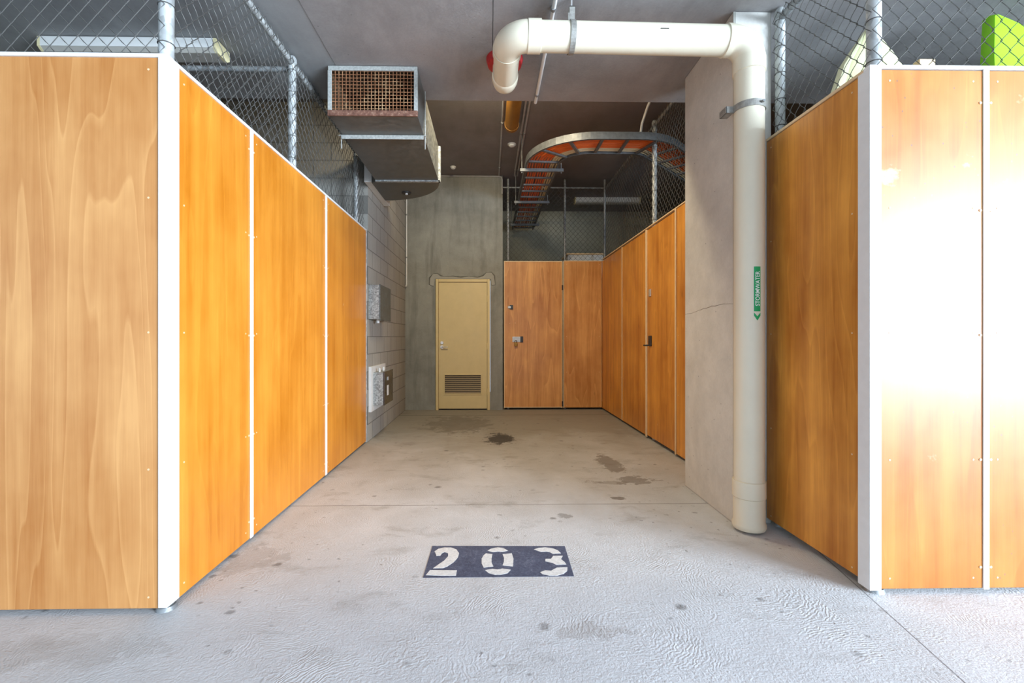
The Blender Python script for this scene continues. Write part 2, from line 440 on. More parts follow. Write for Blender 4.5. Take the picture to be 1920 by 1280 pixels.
# ------------------------------------------------------------------ door in the back wall
d = bpy.data.objects.new('door_1', None); COL.objects.link(d); d.location = (-.44, 7.5, 0); struct(d)
B().box(-.885, -.838, 7.462, 7.56, 0, 2.148).box(-.04, .006, 7.462, 7.56, 0, 2.148).box(-.838, -.04, 7.462, 7.56, 2.102, 2.148).build('door_frame', M['cream_paint'], d, bevel=.006)
leaf = B().box(-.834, -.74, 7.487, 7.525, .022, 2.098).box(-.142, -.044, 7.487, 7.525, .022, 2.098).box(-.74, -.142, 7.487, 7.525, .575, 2.098).box(-.74, -.142, 7.487, 7.525, .022, .27).build('door_leaf', M['cream_paint'], d)
g = B().box(-.76, -.737, 7.478, 7.49, .25, .595).box(-.145, -.122, 7.478, 7.49, .25, .595).box(-.737, -.145, 7.478, 7.49, .572, .595).box(-.737, -.145, 7.478, 7.49, .25, .273).build('grille_frame', M['cream_paint'], d, bevel=.003)
lv = B()
for i in range(9):
    z0 = .276 + i*.0328
    lv.prism([(7.488, z0), (7.492, z0), (7.512, z0+.026), (7.508, z0+.026)], -.737, -.145, 0)
k = N('louvre_blades'); k.col(srgb(140, 124, 98)).rough(.6)
lv.build('louvre_blades', k.m, d)
B().box(-.737, -.145, 7.52, 7.523, .272, .574).build('louvre_backing', M['dark_metal'], d)
h = B().tube([(-.782, 7.487, 1.035), (-.782, 7.475, 1.035)], .028, 20).tube([(-.782, 7.477, 1.035), (-.782, 7.445, 1.035)], .011, 12).tube([(-.785, 7.445, 1.035), (-.74, 7.442, 1.035), (-.68, 7.442, 1.032)], [.011, .010, .008], 12)
h.build('door_handle', M['chrome'], d, smooth=True)
B().tube([(-.782, 7.487, 1.105), (-.782, 7.468, 1.105)], [.028, .024], 20).build('deadlock', M['chrome'], d, smooth=True)
B().box(-.885, .006, 7.562, 7.60, 0, 2.148).build('door_light_block', M['dark_metal'], d)  # added backing sheet, stops sky light showing through the door gaps
for zz in (.25, 1.0, 1.78):
    B().tube([(-.041, 7.481, zz), (-.041, 7.481, zz+.1)], .008, 10).build('hinge', M['cream_paint'], d, smooth=True)

# ------------------------------------------------------------------ plywood partitions
T = .016
def panel(axis, plane, a0, a1, z0, z1, mat, label, flip=1, name='plywood_panel', group=None):
    """axis 'x': sheet runs along x with its face at y=plane; 'y': runs along y with its face at x=plane.
    flip: side on which the thickness lies"""
    b = B()
    p0, p1 = sorted((plane, plane + flip*T))
    if axis == 'x': b.box(a0, a1, p0, p1, z0, z1); org = (a0, p0, z0)
    else: b.box(p0, p1, a0, a1, z0, z1); org = (p0, a0, z0)
    o = tag(b.build(name, M[mat], None, org, bevel=.0015), label, 'panel', group)
    if a1 - a0 > .4 and -3 < a0 < 3.3 or axis == 'y':
        for e in (a0+.045, a1-.045):
            for zz in (.07, .62, 1.21, 1.79, z1-.05):
                c0 = (e, plane+flip*.002, zz) if axis == 'x' else (plane+flip*.002, e, zz)
                c1 = (e, plane-flip*.0012, zz) if axis == 'x' else (plane-flip*.0012, e, zz)
                B().tube([c0, c1], .0045, 8).build('screw', M['cream_trim'], o)
    return o
def strip(axis, plane, a0, a1, z0, z1, mat, label, out=-1, th=.006, name='cover_strip', screws=()):
    p0, p1 = sorted((plane, plane + out*th))
    b = B()
    if axis == 'x': b.box(a0, a1, p0, p1, z0, z1); org = ((a0+a1)/2, p0, z0)
    else: b.box(p0, p1, a0, a1, z0, z1); org = (p0, (a0+a1)/2, z0)
    o = tag(b.build(name, M[mat], None, org, bevel=.0015), label, 'trim')
    for zz in screws:
        for e in (a0-.011, a1+.011):
            c0 = (e, plane, zz) if axis == 'x' else (plane, e, zz)
            c1 = (e, plane+out*.003, zz) if axis == 'x' else (plane+out*.003, e, zz)
            B().tube([c0, c1], .006, 8).build('screw', M['cream_trim'], o)
    return o
XS, YL, ZT = -1.395, 1.985, 2.398
SCR = (.12, .62, 1.2, 1.78, 2.28)
# left cage, face to the aisle
panel('x', YL, -2.62, -1.424, .022, 2.392, 'wood_front_left', 'wide tan plywood panel with flame grain, nearest on the left', 1)
panel('x', YL, -4.0, -2.645, .022, 2.392, 'wood_front_left', 'tan plywood panel beyond the left frame edge', 1)
strip('x', YL, -2.645, -2.615, .022, 2.392, 'white_trim', 'white strip between the two tan panels on the far left', -1)
# left cage, face to the bay
panel('y', XS, 2.056, 2.672, .02, 2.392, 'wood_side_left', 'bright orange plywood panel next to the left white corner trim', -1)
panel('y', XS, 2.702, 3.885, .02, 2.392, 'wood_side_left', 'bright orange plywood panel between the two white strips of the left wall', -1)
panel('y', XS, 3.918, 5.158, .02, 2.392, 'wood_side_left', 'orange plywood panel at the far end of the left wall by the block wall', -1)
strip('y', XS, 2.671, 2.703, .02, 2.394, 'white_trim', 'white joint strip on left plywood wall, nearer the camera', 1, screws=SCR)
strip('y', XS, 3.884, 3.919, .02, 2.394, 'white_trim', 'white joint strip on left plywood wall, farther from the camera', 1, screws=SCR)
lt = B().prism([(-1.424, YL-.007), (-1.386, YL-.007), (-1.386, 2.058), (-1.3945, 2.058), (-1.3945, YL-.0005), (-1.424, YL-.0005)], .026, 2.394).build('corner_trim', M['white_trim'], None, (-1.388, YL, .026), bevel=.002)
tag(lt, 'white angle trim on the corner of the left cage', 'trim')
tag(B().box(-4.0, -1.385, YL-.008, YL+.03, 2.392, 2.408).build('cap_strip', M['white_trim'], None, (-2.5, YL, 2.392), bevel=.002), 'white cap strip along the top of the tan front panel at left', 'trim')
tag(B().box(XS-.03, XS+.008, YL+.031, 5.16, 2.392, 2.408).build('cap_strip', M['white_trim'], None, (XS, 3, 2.392), bevel=.002), 'white cap strip along the sloping top edge of the left orange panels', 'trim')
tag(B().box(XS-.03, XS+.008, 5.1585, 5.1655, .012, 2.392).build('end_trim', M['galv_pipe'], None, (XS, 5.16, .012)), 'thin grey edge trim where left orange panels end at block wall', 'trim')
# right cage, face to the bay
XR, YR = 1.765, 2.08
panel('y', XR, 2.14, 2.868, .042, 2.43, 'wood_right', 'dark amber plywood panel between the cream downpipe and the right corner trim', 1)
rt = B().prism([(1.812, YR-.008), (1.757, YR-.008), (1.757, 2.142), (1.7645, 2.142), (1.7645, YR-.0005), (1.812, YR-.0005)], .018, 2.434).build('corner_trim', M['white_trim'], None, (1.765, YR, .018), bevel=.002)
tag(rt, 'white angle trim on the corner of the right cage', 'trim')
# right cage, face to the aisle
panel('x', YR, 1.812, 2.297, .022, 2.43, 'wood_front_right', 'sun-glossed orange plywood panel just right of the right corner trim', 1)
panel('x', YR, 2.322, 3.55, .022, 2.43, 'wood_front_right', 'faded orange plywood panel at the right edge of the photo', 1)
panel('x', YR, 3.555, 4.5, .022, 2.43, 'wood_front_right', 'plywood panel beyond the right frame edge', 1)
strip('x', YR, 2.296, 2.323, .018, 2.434, 'white_trim', 'white joint strip between the two glossy panels at right', -1, screws=SCR)
tag(B().box(1.757, 4.5, YR-.008, YR+.03, 2.434, 2.450).build('cap_strip', M['white_trim'], None, (2.5, YR, 2.434), bevel=.002), 'white cap strip along the top of the right front panels', 'trim')
tag(B().box(XR-.006, XR+.03, YR+.031, 2.866, 2.434, 2.449).build('cap_strip', M['cream_trim'], None, (XR, 2.5, 2.434), bevel=.002), 'cream cap strip sloping up from downpipe to right corner', 'trim')

# back cage, across the end of the bay
YB = 7.5
dr = thing('cage_door', (.72, YB, 0), 'brown plywood cage door with hasp and padlock beside the cream door', 'door')
B().box(.242, 1.196, YB, YB+T, .045, 2.44).build('door_panel', M['wood_back'], dr, bevel=.0015)
B().box(.236, .246, YB-.006, YB+.02, .03, 2.452).box(1.192, 1.204, YB-.006, YB+.02, .03, 2.452).box(.246, 1.192, YB-.006, YB+.02, 2.438, 2.452).box(.246, 1.192, YB-.004, YB+.02, .036, .046).build('door_edging', M['cream_trim'], dr)
B().box(.33, .385, YB-.012, YB, 1.655, 1.725).box(.355, .385, YB-.03, YB-.01, 1.66, 1.72).build('slide_bolt', M['dark_metal'], dr)
B().box(.30, .352, YB-.018, YB-.004, 1.672, 1.708).build('bolt_plate', M['steel'], dr, bevel=.003)
hs = B().box(.375, .51, YB-.008, YB, 1.118, 1.205).build('hasp_plate', M['steel'], dr, bevel=.002)
B().box(.506, .552, YB-.016, YB, 1.112, 1.21).build('hasp_hinge', M['dark_metal'], dr, bevel=.003)
pl = thing('padlock', (.43, YB-.03, 1.08), 'small brass padlock hanging from the hasp of the back cage door', 'padlock')
B().box(.405, .458, YB-.05, YB-.024, 1.05, 1.108).build('lock_body', M['brass'], pl, bevel=.006)
B().tube([(.414, YB-.037, 1.105)] + arc((.43, YB-.037, 1.128), (-1, 0, 0), (0, 0, 1), .016, 0, PI, 8) + [(.446, YB-.037, 1.105)], .005, 8).build('shackle', M['dark_metal'], pl, smooth=True)
for zz in (1.975, .06):
    B().tube([(1.205, YB-.008, zz), (1.205, YB-.008, zz+.08)], .013, 10).build('hinge', M['dark_metal'], dr, smooth=True)
panel('x', YB, 1.228, 1.858, .035, 2.45, 'wood_back', 'narrow brown plywood panel right of the padlocked back cage door', 1)
strip('x', YB, 1.217, 1.231, .03, 2.455, 'cream_trim', 'cream strip right of the back cage door hinges', -1)
tag(B().box(1.231, 1.87, YB-.005, YB+.02, 2.451, 2.462).build('cap_strip', M['cream_trim'], None, (1.5, YB, 2.451)), 'cream cap strip on the narrow back panel in the corner', 'trim')
# right cage wall along the bay
XB = 1.862
panel('y', XB, 6.37, 7.496, .03, 2.455, 'wood_right', 'brown plywood panel of the right wall in the back corner', 1)
panel('y', XB, 5.372, 6.35, .03, 2.455, 'wood_right', 'brown plywood panel of the right wall second from the back corner', 1)
rd = thing('cage_door', (XB, 4.9, 0), 'plywood door with black lock in the right wall beyond the column', 'door')
B().box(XB, XB+T, 4.53, 5.338, .04, 2.455).build('door_panel', M['wood_right'], rd, bevel=.0015)
B().box(XB-.014, XB, 5.19, 5.275, 1.09, 1.21).build('lock_plate', M['dark_metal'], rd, bevel=.004)
B().tube([(XB-.012, 5.25, 1.10), (XB-.05, 5.26, 1.098), (XB-.055, 5.30, 1.098)], .009, 8).build('lock_lever', M['dark_metal'], rd, smooth=True)
B().box(XB-.012, XB, 5.21, 5.27, 1.665, 1.75).build('slide_bolt', M['steel'], rd, bevel=.004)
panel('y', XB, 3.66, 4.503, .03, 2.47, 'wood_right', 'sliver of brown plywood panel just behind the concrete column', 1)
strip('y', XB, 6.349, 6.371, .03, 2.46, 'cream_trim', 'thin cream joint strip nearest the back corner on right wall', -1)
st = strip('y', XB, 5.338, 5.372, .02, 2.462, 'cream_trim', 'bold cream edge strip beside the black lock on right wall', -1, th=.014)
strip('y', XB, 4.503, 4.530, .02, 2.475, 'cream_trim', 'cream joint strip on the right wall nearest the column', -1, th=.008)
tag(B().box(XB-.006, XB+.025, 3.66, 7.49, 2.476, 2.487).build('cap_strip', M['cream_trim'], None, (XB, 5, 2.476)), 'cream cap strip along the sloping top of the right back panels', 'trim')

# ------------------------------------------------------------------ chain-link fences
def chain(b, org, u, v, nrm, width, height, D=.082, row=.045, r=.0021):
    org, u, v, nrm = Vector(org), Vector(u), Vector(v), Vector(nrm)
    nw = max(2, int(width/(D/2))); nk = max(2, int(height/row))
    ph = random.uniform(0, 1)*0
    for i in range(nw):
        pts = []
        u0 = i*D/2
        for k in range(nk+1):
            right = (k + i) % 2 == 0
            uu = u0 + (D/2+.0025 if right else -.0025)
            uu = min(max(uu, 0), width)
            dn = .0022 if right else -.0022
            p = org + u*uu + v*(k*row*height/(nk*row)) + nrm*dn
            if pts and not right:
                q = (pts[-1] + p)/2 + nrm*.003 - v*.004 + u*.003
                pts.append(q)
            pts.append(p)
        b.tube(pts, r, 4, caps=False)
    return b

def fence(loc, label):
    return thing('chain_link_fence', loc, label, 'fence')
def post(par, x, y, z1, r=.028, z0=0.0, cap=True, mat='galv_pipe', ties=None):
    o = B().tube([(x, y, z0), (x, y, z1)], r, 18).build('post', M[mat], par, smooth=True)
    if cap:
        B().tube([(x, y, z1-.03), (x, y, z1), (x, y, z1+.02), (x, y, z1+.028)], [r+.004, r+.004, r*.75, r*.2], 18).build('post_cap', M[mat], par, smooth=True)
    if ties:
        zz = ties[0]
        while zz < z1-.05:
            B().tube(arc((x, y, zz), (1, 0, 0), (0, 1, 0), r+.0025, 0, 2*PI, 14), .0022, 5, False).build('tie_wire', M['wire'], par, smooth=True)
            zz += ties[1]
    return o

# left front and its corner post
f = fence((-1.425, 2.03, 0), 'chain-link mesh above the tan front panel at top left')
post(f, -1.428, 2.035, 3.2, .030, ties=(2.48, .17))
B().tube([(-4.0, 2.035, 3.17), (-1.45, 2.035, 3.17)], .022, 14).build('top_rail', M['galv_pipe'], f, smooth=True)
chain(B(), (-4.0, 2.0075, 2.36), (1, 0, 0), (0, 0, 1), (0, -1, 0), 2.60, .84).build('wire_mesh', M['wire'], f)
B().tube([(-1.42, 2.025, 0), (-1.42, 2.025, .016)], [.042, .036], 16).build('post_collar', M['galv_dark'], f, smooth=True)
# left side
f = fence((-1.43, 3.35, 0), 'chain-link mesh above the orange panels of the left wall')
post(f, -1.447, 3.36, 3.225, .028, ties=(2.5, .16)); post(f, -1.447, 4.95, 3.225, .026, ties=(2.5, .16))
B().tube([(-1.447, 2.08, 3.195), (-1.447, 5.18, 3.195)], .021, 14).build('top_rail', M['galv_pipe'], f, smooth=True)
chain(B(), (-1.417, 2.03, 2.36), (0, 1, 0), (0, 0, 1), (1, 0, 0), 3.13, .85).build('wire_mesh', M['wire'], f)
for i in range(60):   # mesh edge knuckled round the rail
    y0 = 2.1 + i*.051
    B().tube(arc((-1.447, y0, 3.195), (0, 0, 1), (1, .3, 0), .0245, -.6, 3.6, 8), .002, 4, False).build('rail_tie', M['wire'], f)
# divider inside the left cage
f = fence((-2.7, 3.36, 0), 'chain-link divider inside the left cage behind the light fitting')
B().tube([(-4.0, 3.39, 3.17), (-1.48, 3.39, 3.17)], .020, 14).build('top_rail', M['galv_dark'], f, smooth=True)
post(f, -2.75, 3.39, 3.2, .024, mat='galv_dark')
chain(B(), (-4.0, 3.36, 1.2), (1, 0, 0), (0, 0, 1), (0, -1, 0), 2.5, 1.98).build('wire_mesh', M['wire'], f)
# right front and corner post
f = fence((1.83, 2.12, 0), 'chain-link mesh above the glossy right front panels')
post(f, 1.838, 2.145, 3.2, .030, ties=(2.5, .2))
B().tube([(1.86, 2.145, 3.17), (4.5, 2.145, 3.17)], .022, 14).build('top_rail', M['galv_pipe'], f, smooth=True)
chain(B(), (1.80, 2.105, 2.40), (1, 0, 0), (0, 0, 1), (0, -1, 0), 2.68, .80).build('wire_mesh', M['wire'], f)
B().tube([(1.808, 2.112, 0), (1.808, 2.112, .017)], [.045, .038], 16).build('post_collar', M['galv_dark'], f, smooth=True)
# right side, by the column
f = fence((1.82, 2.84, 0), 'chain-link mesh above the dark amber panel beside the column')
post(f, 1.832, 2.838, 3.24, .028, ties=(2.52, .165))
B().tube([(1.832, 2.20, 3.195), (1.832, 2.82, 3.195)], .021, 14).build('top_rail', M['galv_dark'], f, smooth=True)
chain(B(), (1.795, 2.11, 2.40), (0, 1, 0), (0, 0, 1), (-1, 0, 0), .75, .82).build('wire_mesh', M['wire'], f)
for i in range(13):
    B().tube(arc((1.832, 2.22+i*.05, 3.195), (0, 0, 1), (-1, .3, 0), .0245, -.6, 3.6, 8), .002, 4, False).build('rail_tie', M['wire'], f)
# back fence over the cage door
f = fence((1.1, 7.56, 0), 'chain-link mesh above the brown cage door at the end of the bay')
for xx in (.307, 1.255, 1.925):
    post(f, xx, 7.58, 3.83, .019, ties=(2.6, .28), mat='galv_dark', cap=False)
B().tube([(.22, 7.58, 3.69), (1.93, 7.58, 3.69)], .014, 12).build('top_rail', M['galv_dark'], f, smooth=True)
chain(B(), (.24, 7.545, 2.42), (1, 0, 0), (0, 0, 1), (0, -1, 0), 1.66, 1.26, r=.0022).build('wire_mesh', M['wire'], f)
# right fence behind the column
f = fence((1.92, 5.3, 0), 'chain-link mesh above the right wall panels beyond the column')
post(f, 1.925, 5.28, 3.70, .028, ties=(2.56, .17)); post(f, 1.925, 4.36, 3.70, .030, ties=(2.56, .12))
B().tube([(1.925, 3.66, 3.66), (1.925, 7.52, 3.66)], .018, 12).build('top_rail', M['galv_dark'], f, smooth=True)
chain(B(), (1.893, 3.66, 2.42), (0, 1, 0), (0, 0, 1), (-1, 0, 0), 3.8, 1.25, r=.0022).build('wire_mesh', M['wire'], f)

# ------------------------------------------------------------------ stormwater pipe
R = .086
PY, PX, PZ = 2.783, 1.602, 3.018
sp = thing('stormwater_pipe', (PX, PY, 0), 'cream plastic stormwater downpipe standing in front of the concrete column', 'pipe')
def pvc(name, pts, r=R, n=32): return B().tube(pts, r, n).build(name, M['pvc'], sp, smooth=True)
pvc('vertical_pipe', [(PX, PY, .2), (PX, PY, PZ-.2)])
pvc('base_socket', [(PX, PY, .016), (PX, PY, .03), (PX, PY, .045), (PX, PY, .06), (PX, PY, .205), (PX, PY, .208)], [R+.004, R+.010, R+.010, R+.003, R+.003, R-.001])
pvc('pipe_coupling', [(PX, PY, .205), (PX, PY, .212), (PX, PY, .31), (PX, PY, .312)], [R, R+.008, R+.008, R])
ER = .125   # bend radius
el = arc((PX-ER, PY, PZ-ER), (0, 0, 1), (1, 0, 0), ER, 0, PI/2, 14)
pvc('corner_elbow', el, R+.004)
pvc('elbow_socket', [(PX, PY, PZ-ER+.004), (PX, PY, PZ-ER-.075), (PX, PY, PZ-ER-.077)], [R+.007, R+.007, R])
pvc('elbow_socket', [(PX-ER+.004, PY, PZ), (PX-ER-.03, PY, PZ), (PX-ER-.032, PY, PZ)], [R+.007, R+.007, R])
X0, Z0 = .112, PZ+.014
pvc('horizontal_pipe', [(PX-ER, PY, PZ), (X0+ER+.05, PY, Z0)])
el = arc((X0+ER, PY+ER, Z0), (0, -1, 0), (-1, 0, 0), ER, 0, PI/2, 14)
pvc('rear_elbow', el, R+.004)
pvc('elbow_socket', [(X0+ER-.004, PY, Z0), (X0+ER+.075, PY, Z0), (X0+ER+.077, PY, Z0)], [R+.008, R+.008, R])
YE = 3.40
pvc('elbow_socket', [(X0, PY+ER-.004, Z0), (X0, PY+ER+.05, Z0+.004), (X0, PY+ER+.052, Z0+.004)], [R+.007, R+.007, R])
pvc('short_pipe', [(X0, PY+ER, Z0), (X0, YE-.1, Z0+.035)])
pvc('elbow_socket', [(X0, YE-.15, Z0+.03), (X0, YE-.148, Z0+.03), (X0, YE-.09, Z0+.038)], [R, R+.007, R+.007])
el = [Vector((X0, YE-.1, Z0+.037))] + arc((X0, YE-.09, Z0+.13), (0, 0, -1), (0, 1, 0), .09, 0, PI/2, 10) + [Vector((X0, YE, 3.266))]
pvc('riser_elbow', el, R+.003)
# water marks on the pipe : a scratch and an embossed seam
B().box(1.02, 1.07, PY-R-.0035, PY-R+.002, PZ+.012, PZ+.015).build('scratch', M['dark_metal'], sp)
# sticker, curved round the pipe
def wrap(st, z, rr, phi0): a = phi0 + st/R; return Vector((PX + rr*math.sin(a), PY - rr*math.cos(a), z))
PH = math.radians(0.5); W2 = .0197
def curved(poly_rows, rr, name, mat, par):
    b = B()
    rows = [[b.bm.verts.new(wrap(s, z, rr, PH)) for s, z in row] for row in poly_rows]
    for r0, r1 in zip(rows, rows[1:]):
        for i in range(len(r0)-1):
            b.bm.faces.new((r0[i], r0[i+1], r1[i+1], r1[i]))
    return b.build(name, mat, par, smooth=True)
ss = [-W2 + 2*W2*i/10 for i in range(11)]
stk = curved([[(s, z) for s in ss] for z in (1.345, 1.614)], R+.0012, 'pipe_label', M['green_tape'], sp)
# chevron arrow pointing down the pipe
tip = [(s, 1.290 + abs(s)/W2*.030) for s in ss]
notch = [(s, 1.316 + abs(s)/W2*.023) for s in ss]
curved([tip, notch], R+.0012, 'label_arrow', M['green_tape'], sp)
cu = bpy.data.curves.new('lettering', 'FONT'); cu.body = 'STORMWATER'; cu.size = .046; cu.align_x = 'CENTER'; cu.align_y = 'CENTER'; cu.offset = .0006
to = bpy.data.objects.new('tmp_text', cu); COL.objects.link(to)
bpy.context.view_layer.update()
me = bpy.data.meshes.new_from_object(to.evaluated_get(bpy.context.evaluated_depsgraph_get()))
bpy.data.objects.remove(to)
xs = [v.co.x for v in me.vertices]; ys = [v.co.y for v in me.vertices]
sx = .208/(max(xs)-min(xs)); sy = .026/(max(ys)-min(ys)); mx = (max(xs)+min(xs))/2; my = (max(ys)+min(ys))/2
bm = bmesh.new(); bm.from_mesh(me)
bmesh.ops.subdivide_edges(bm, edges=bm.edges, cuts=1)
sl = world_loc(sp)
for v in bm.verts:   # reads upwards: text x -> height, text up -> left
    t, u = (v.co.x-mx)*sx, (v.co.y-my)*sy
    v.co = wrap(-u + .0012, 1.482 + t, R+.0022, PH) - sl
m2 = bpy.data.meshes.new('lettering'); bm.to_mesh(m2); bm.free(); m2.materials.append(M['white_ink'])
o = bpy.data.objects.new('lettering', m2); COL.objects.link(o); o.parent = stk; o.location = sl - world_loc(stk)

# pipe fixings
hg = thing('pipe_hanger', (.50, PY, 3.27), 'galvanised strap hanger holding the horizontal cream pipe to the slab', 'bracket')
b = B(); hx = .502
ring = arc((hx, PY, PZ+.010), (0, -1, 0), (0, 0, -1), R+.004, -PI*.42, PI*1.42, 30)
prev = None
for i, p_ in enumerate(ring):
    a = p_ + Vector((-.016, 0, 0)); c_ = p_ + Vector((.016, 0, 0))
    out = (p_ - Vector((hx, PY, PZ+.010))).normalized()*.003
    q = [b.bm.verts.new(a), b.bm.verts.new(c_), b.bm.verts.new(c_+out), b.bm.verts.new(a+out)]
    if prev:
        for j in range(4): b.bm.faces.new((prev[j], prev[(j+1) % 4], q[(j+1) % 4], q[j]))
    prev = q
b.box(hx-.016, hx+.016, PY-.029, PY-.024, PZ+.09, PZ+.185).box(hx-.016, hx+.016, PY+.024, PY+.029, PZ+.09, PZ+.185).box(hx-.016, hx+.016, PY-.029, PY+.029, PZ+.18, PZ+.186)
b.build('strap', M['strap'], hg)
B().tube([(hx, PY, PZ+.18), (hx, PY, 3.27)], .005, 8).build('threaded_rod', M['steel'], hg)

cl = thing('pipe_clamp', (PX, PY, 2.6), 'grey saddle clamp fixing the downpipe to the column', 'bracket')
b = B(); prev = None; zc = 2.6
for p_ in arc((PX, PY, 0), (-1, 0, 0), (0, -1, 0), R+.002, -.25, PI+.25, 30):
    out = Vector((p_.x-PX, p_.y-PY, 0)).normalized()*.004
    zt = zc
    q = [b.bm.verts.new((p_.x, p_.y, zt-.02)), b.bm.verts.new((p_.x+out.x, p_.y+out.y, zt-.02)), b.bm.verts.new((p_.x+out.x, p_.y+out.y, zt+.02)), b.bm.verts.new((p_.x, p_.y, zt+.02))]
    if prev:
        for j in range(4): b.bm.faces.new((prev[j], prev[(j+1) % 4], q[(j+1) % 4], q[j]))
    prev = q
b.build('clamp_band', M['strap'], cl)
B().box(PX-R-.05, PX-R, PY+.01, PY+.016, zc-.02, zc+.02).box(PX-R-.05, PX-R-.004, PY+.014, 2.874, zc-.02, zc-.014).box(PX-R-.052, PX-R-.046, PY+.01, 2.874, zc-.02, zc+.02).build('clamp_bracket', M['strap'], cl)
B().tube([(PX+.03, PY-R-.004, zc), (PX+.03, PY-R-.022, zc)], .008, 6).build('clamp_bolt', M['galv_dark'], cl)
fc = B().tube([(X0, YE+.0, 3.215), (X0, YE, 3.22), (X0, YE, 3.262), (X0, YE, 3.2695)], [R+.02, R+.04, R+.052, R+.052], 28).build('fire_collar', M['red'], None, (X0, YE, 3.215), smooth=True)
tag(fc, 'red fire collar on the soffit where the cream pipe goes up', 'fire collar')

# ------------------------------------------------------------------ air duct
dx0, dx1, dy0, dy1, dz0, dz1 = -1.235, -.555, 3.51, 4.94, 2.892, 3.262
du = thing('air_duct', (-.895, 4.2, dz0), 'galvanised air duct hung under the slab with rusty mesh mouth', 'duct')
t = .006
B().box(dx0, dx1, dy0, dy1, dz0, dz0+t).box(dx0, dx1, dy0, dy1, dz1-t, dz1).box(dx0, dx0+t, dy0, dy1, dz0+t, dz1-t).box(dx1-t, dx1, dy0, dy1, dz0+t, dz1-t).build('duct_body', M['galv_sheet'], du)
i2 = t+.001
B().box(dx0+i2, dx1-i2, dy0+.01, dy1, dz0+i2, dz0+i2+.003).box(dx0+i2, dx1-i2, dy0+.01, dy1, dz1-i2-.003, dz1-i2).box(dx0+i2, dx0+i2+.003, dy0+.01, dy1, dz0+.011, dz1-.011).box(dx1-i2-.003, dx1-i2, dy0+.01, dy1, dz0+.011, dz1-.011).build('duct_lining', M['lining'], du)
B().box(dx0, dx1, dy0-.012, dy0, dz1-.03, dz1+.004).box(dx0-.003, dx0+.026, dy0-.012, dy0, dz0+.03, dz1-.03).box(dx1-.026, dx1+.003, dy0-.012, dy0, dz0+.03, dz1-.03).build('mouth_flange', M['flange'], du, bevel=.002)
B().box(dx0-.004, dx1+.004, dy0-.016, dy0, dz0-.008, dz0+.036).build('rusted_sill', M['rust_flange'], du, bevel=.004)
g = B()
gx0, gx1, gz0, gz1 = dx0+.022, dx1-.022, dz0+.03, dz1-.026
nx, nz = 23, 12
random.seed(5)
for i in range(nx+1):
    x_ = gx0 + (gx1-gx0)*i/nx
    g.tube([(x_, dy0+.004+random.uniform(-.002, .002), gz0 + (gz1-gz0)*j/6) for j in range(7)], .0030, 6)
for i in range(nz+1):
    z_ = gz0 + (gz1-gz0)*i/nz
    g.tube([(gx0 + (gx1-gx0)*j/8, dy0+.008+random.uniform(-.002, .002), z_ + random.uniform(-.001, .001)) for j in range(9)], .0030, 6)
g.build('wire_grille', M['rust'], du)
B().box(dx0, dx1+.018, dy1-.006, dy1+.034, dz0-.016, dz0+.004).box(dx1-.002, dx1+.022, dy1-.006, dy1+.034, dz0-.016, dz1).build('joint_flange', M['galv_box'], du, bevel=.002)
# elbow into the wall
c0 = (-1.29, dy1); pts_o = []
poly = [(-1.235, dy1+.03)]
for i in range(17):
    a = PI/2*i/16
    poly.append((-1.300 + .747*math.cos(a), dy1 + .03 + .72*math.sin(a)))
poly += [(-1.301, dy1+.75), (-1.301, dy1+.1), (-1.26, dy1+.08)]
B().prism(poly, dz0+.004, dz1-.01).build('duct_elbow', M['galv_sheet'], du)
B().tube([(-.98, 5.38, dz0+.004), (-.98, 5.38, dz0-.006)], .055, 20).build('access_cap', M['dark_metal'], du, smooth=True)
B().tube([(-.98, 5.38, dz0-.005), (-.98, 5.38, dz0-.02)], .016, 12).build('cap_knob', M['white_plastic'], du, smooth=True)
hn = thing('duct_hanger', (-.9, 3.86, 3.27), 'pale steel angle and rods carrying the air duct', 'bracket')
yh = 3.86
B().box(-1.27, -.535, yh-.02, yh+.02, 2.884, 2.889).box(-1.245, -.555, yh-.022, yh-.018, 2.855, 2.889).build('support_angle', M['flange'], hn)
for xx in (-1.25, -.546):
    B().tube([(xx, yh, 2.78), (xx, yh, 3.268)], .0045, 8).build('hanger_rod', M['flange'], hn)
wb = tag(B().box(-1.384, -1.303, 5.04, 5.97, 2.905, 3.26).build('wall_box', M['white_plastic'], None, (-1.385, 5.22, 2.9), bevel=.004), 'white box framing the air duct where it meets the block wall', 'box')

# ------------------------------------------------------------------ boxes on the block wall
m = thing('meter_box', (-1.384, 5.5, 1.39), 'upper galvanised box on the block wall at head height', 'electrical box')
B().box(-1.384, -1.262, 5.225, 5.77, 1.40, 1.795).build('box_body', M['galv_box'], m, bevel=.004)
B().box(-1.262, -1.25, 5.22, 5.775, 1.39, 1.80).build('box_lid', M['lid_dark'], m, bevel=.004)
B().tube([(-1.32, 5.4, 1.40), (-1.32, 5.4, 1.36)], .02, 12).build('cable_gland', M['white_plastic'], m, smooth=True)
m = thing('switch_box', (-1.384, 5.5, .33), 'lower galvanised box with dark window on a white board', 'electrical box')
B().box(-1.384, -1.352, 5.225, 5.93, .335, .855).build('backing_board', M['board_white'], m, bevel=.003)
B().box(-1.352, -1.235, 5.31, 5.77, .405, .785).build('box_body', M['galv_box'], m, bevel=.004)
B().box(-1.235, -1.222, 5.305, 5.775, .40, .79).build('box_lid', M['dark_glass'], m, bevel=.003)
B().box(-1.222, -1.220, 5.44, 5.52, .50, .62).build('window_label', M['board_white'], m)
B().box(-1.222, -1.214, 5.46, 5.50, .68, .72).build('latch', M['steel'], m)
for xx in (5.40, 5.6):
    B().tube([(-1.30, xx, .785), (-1.30, xx, .83)], .014, 10).build('cable_gland', M['white_plastic'], m, smooth=True)

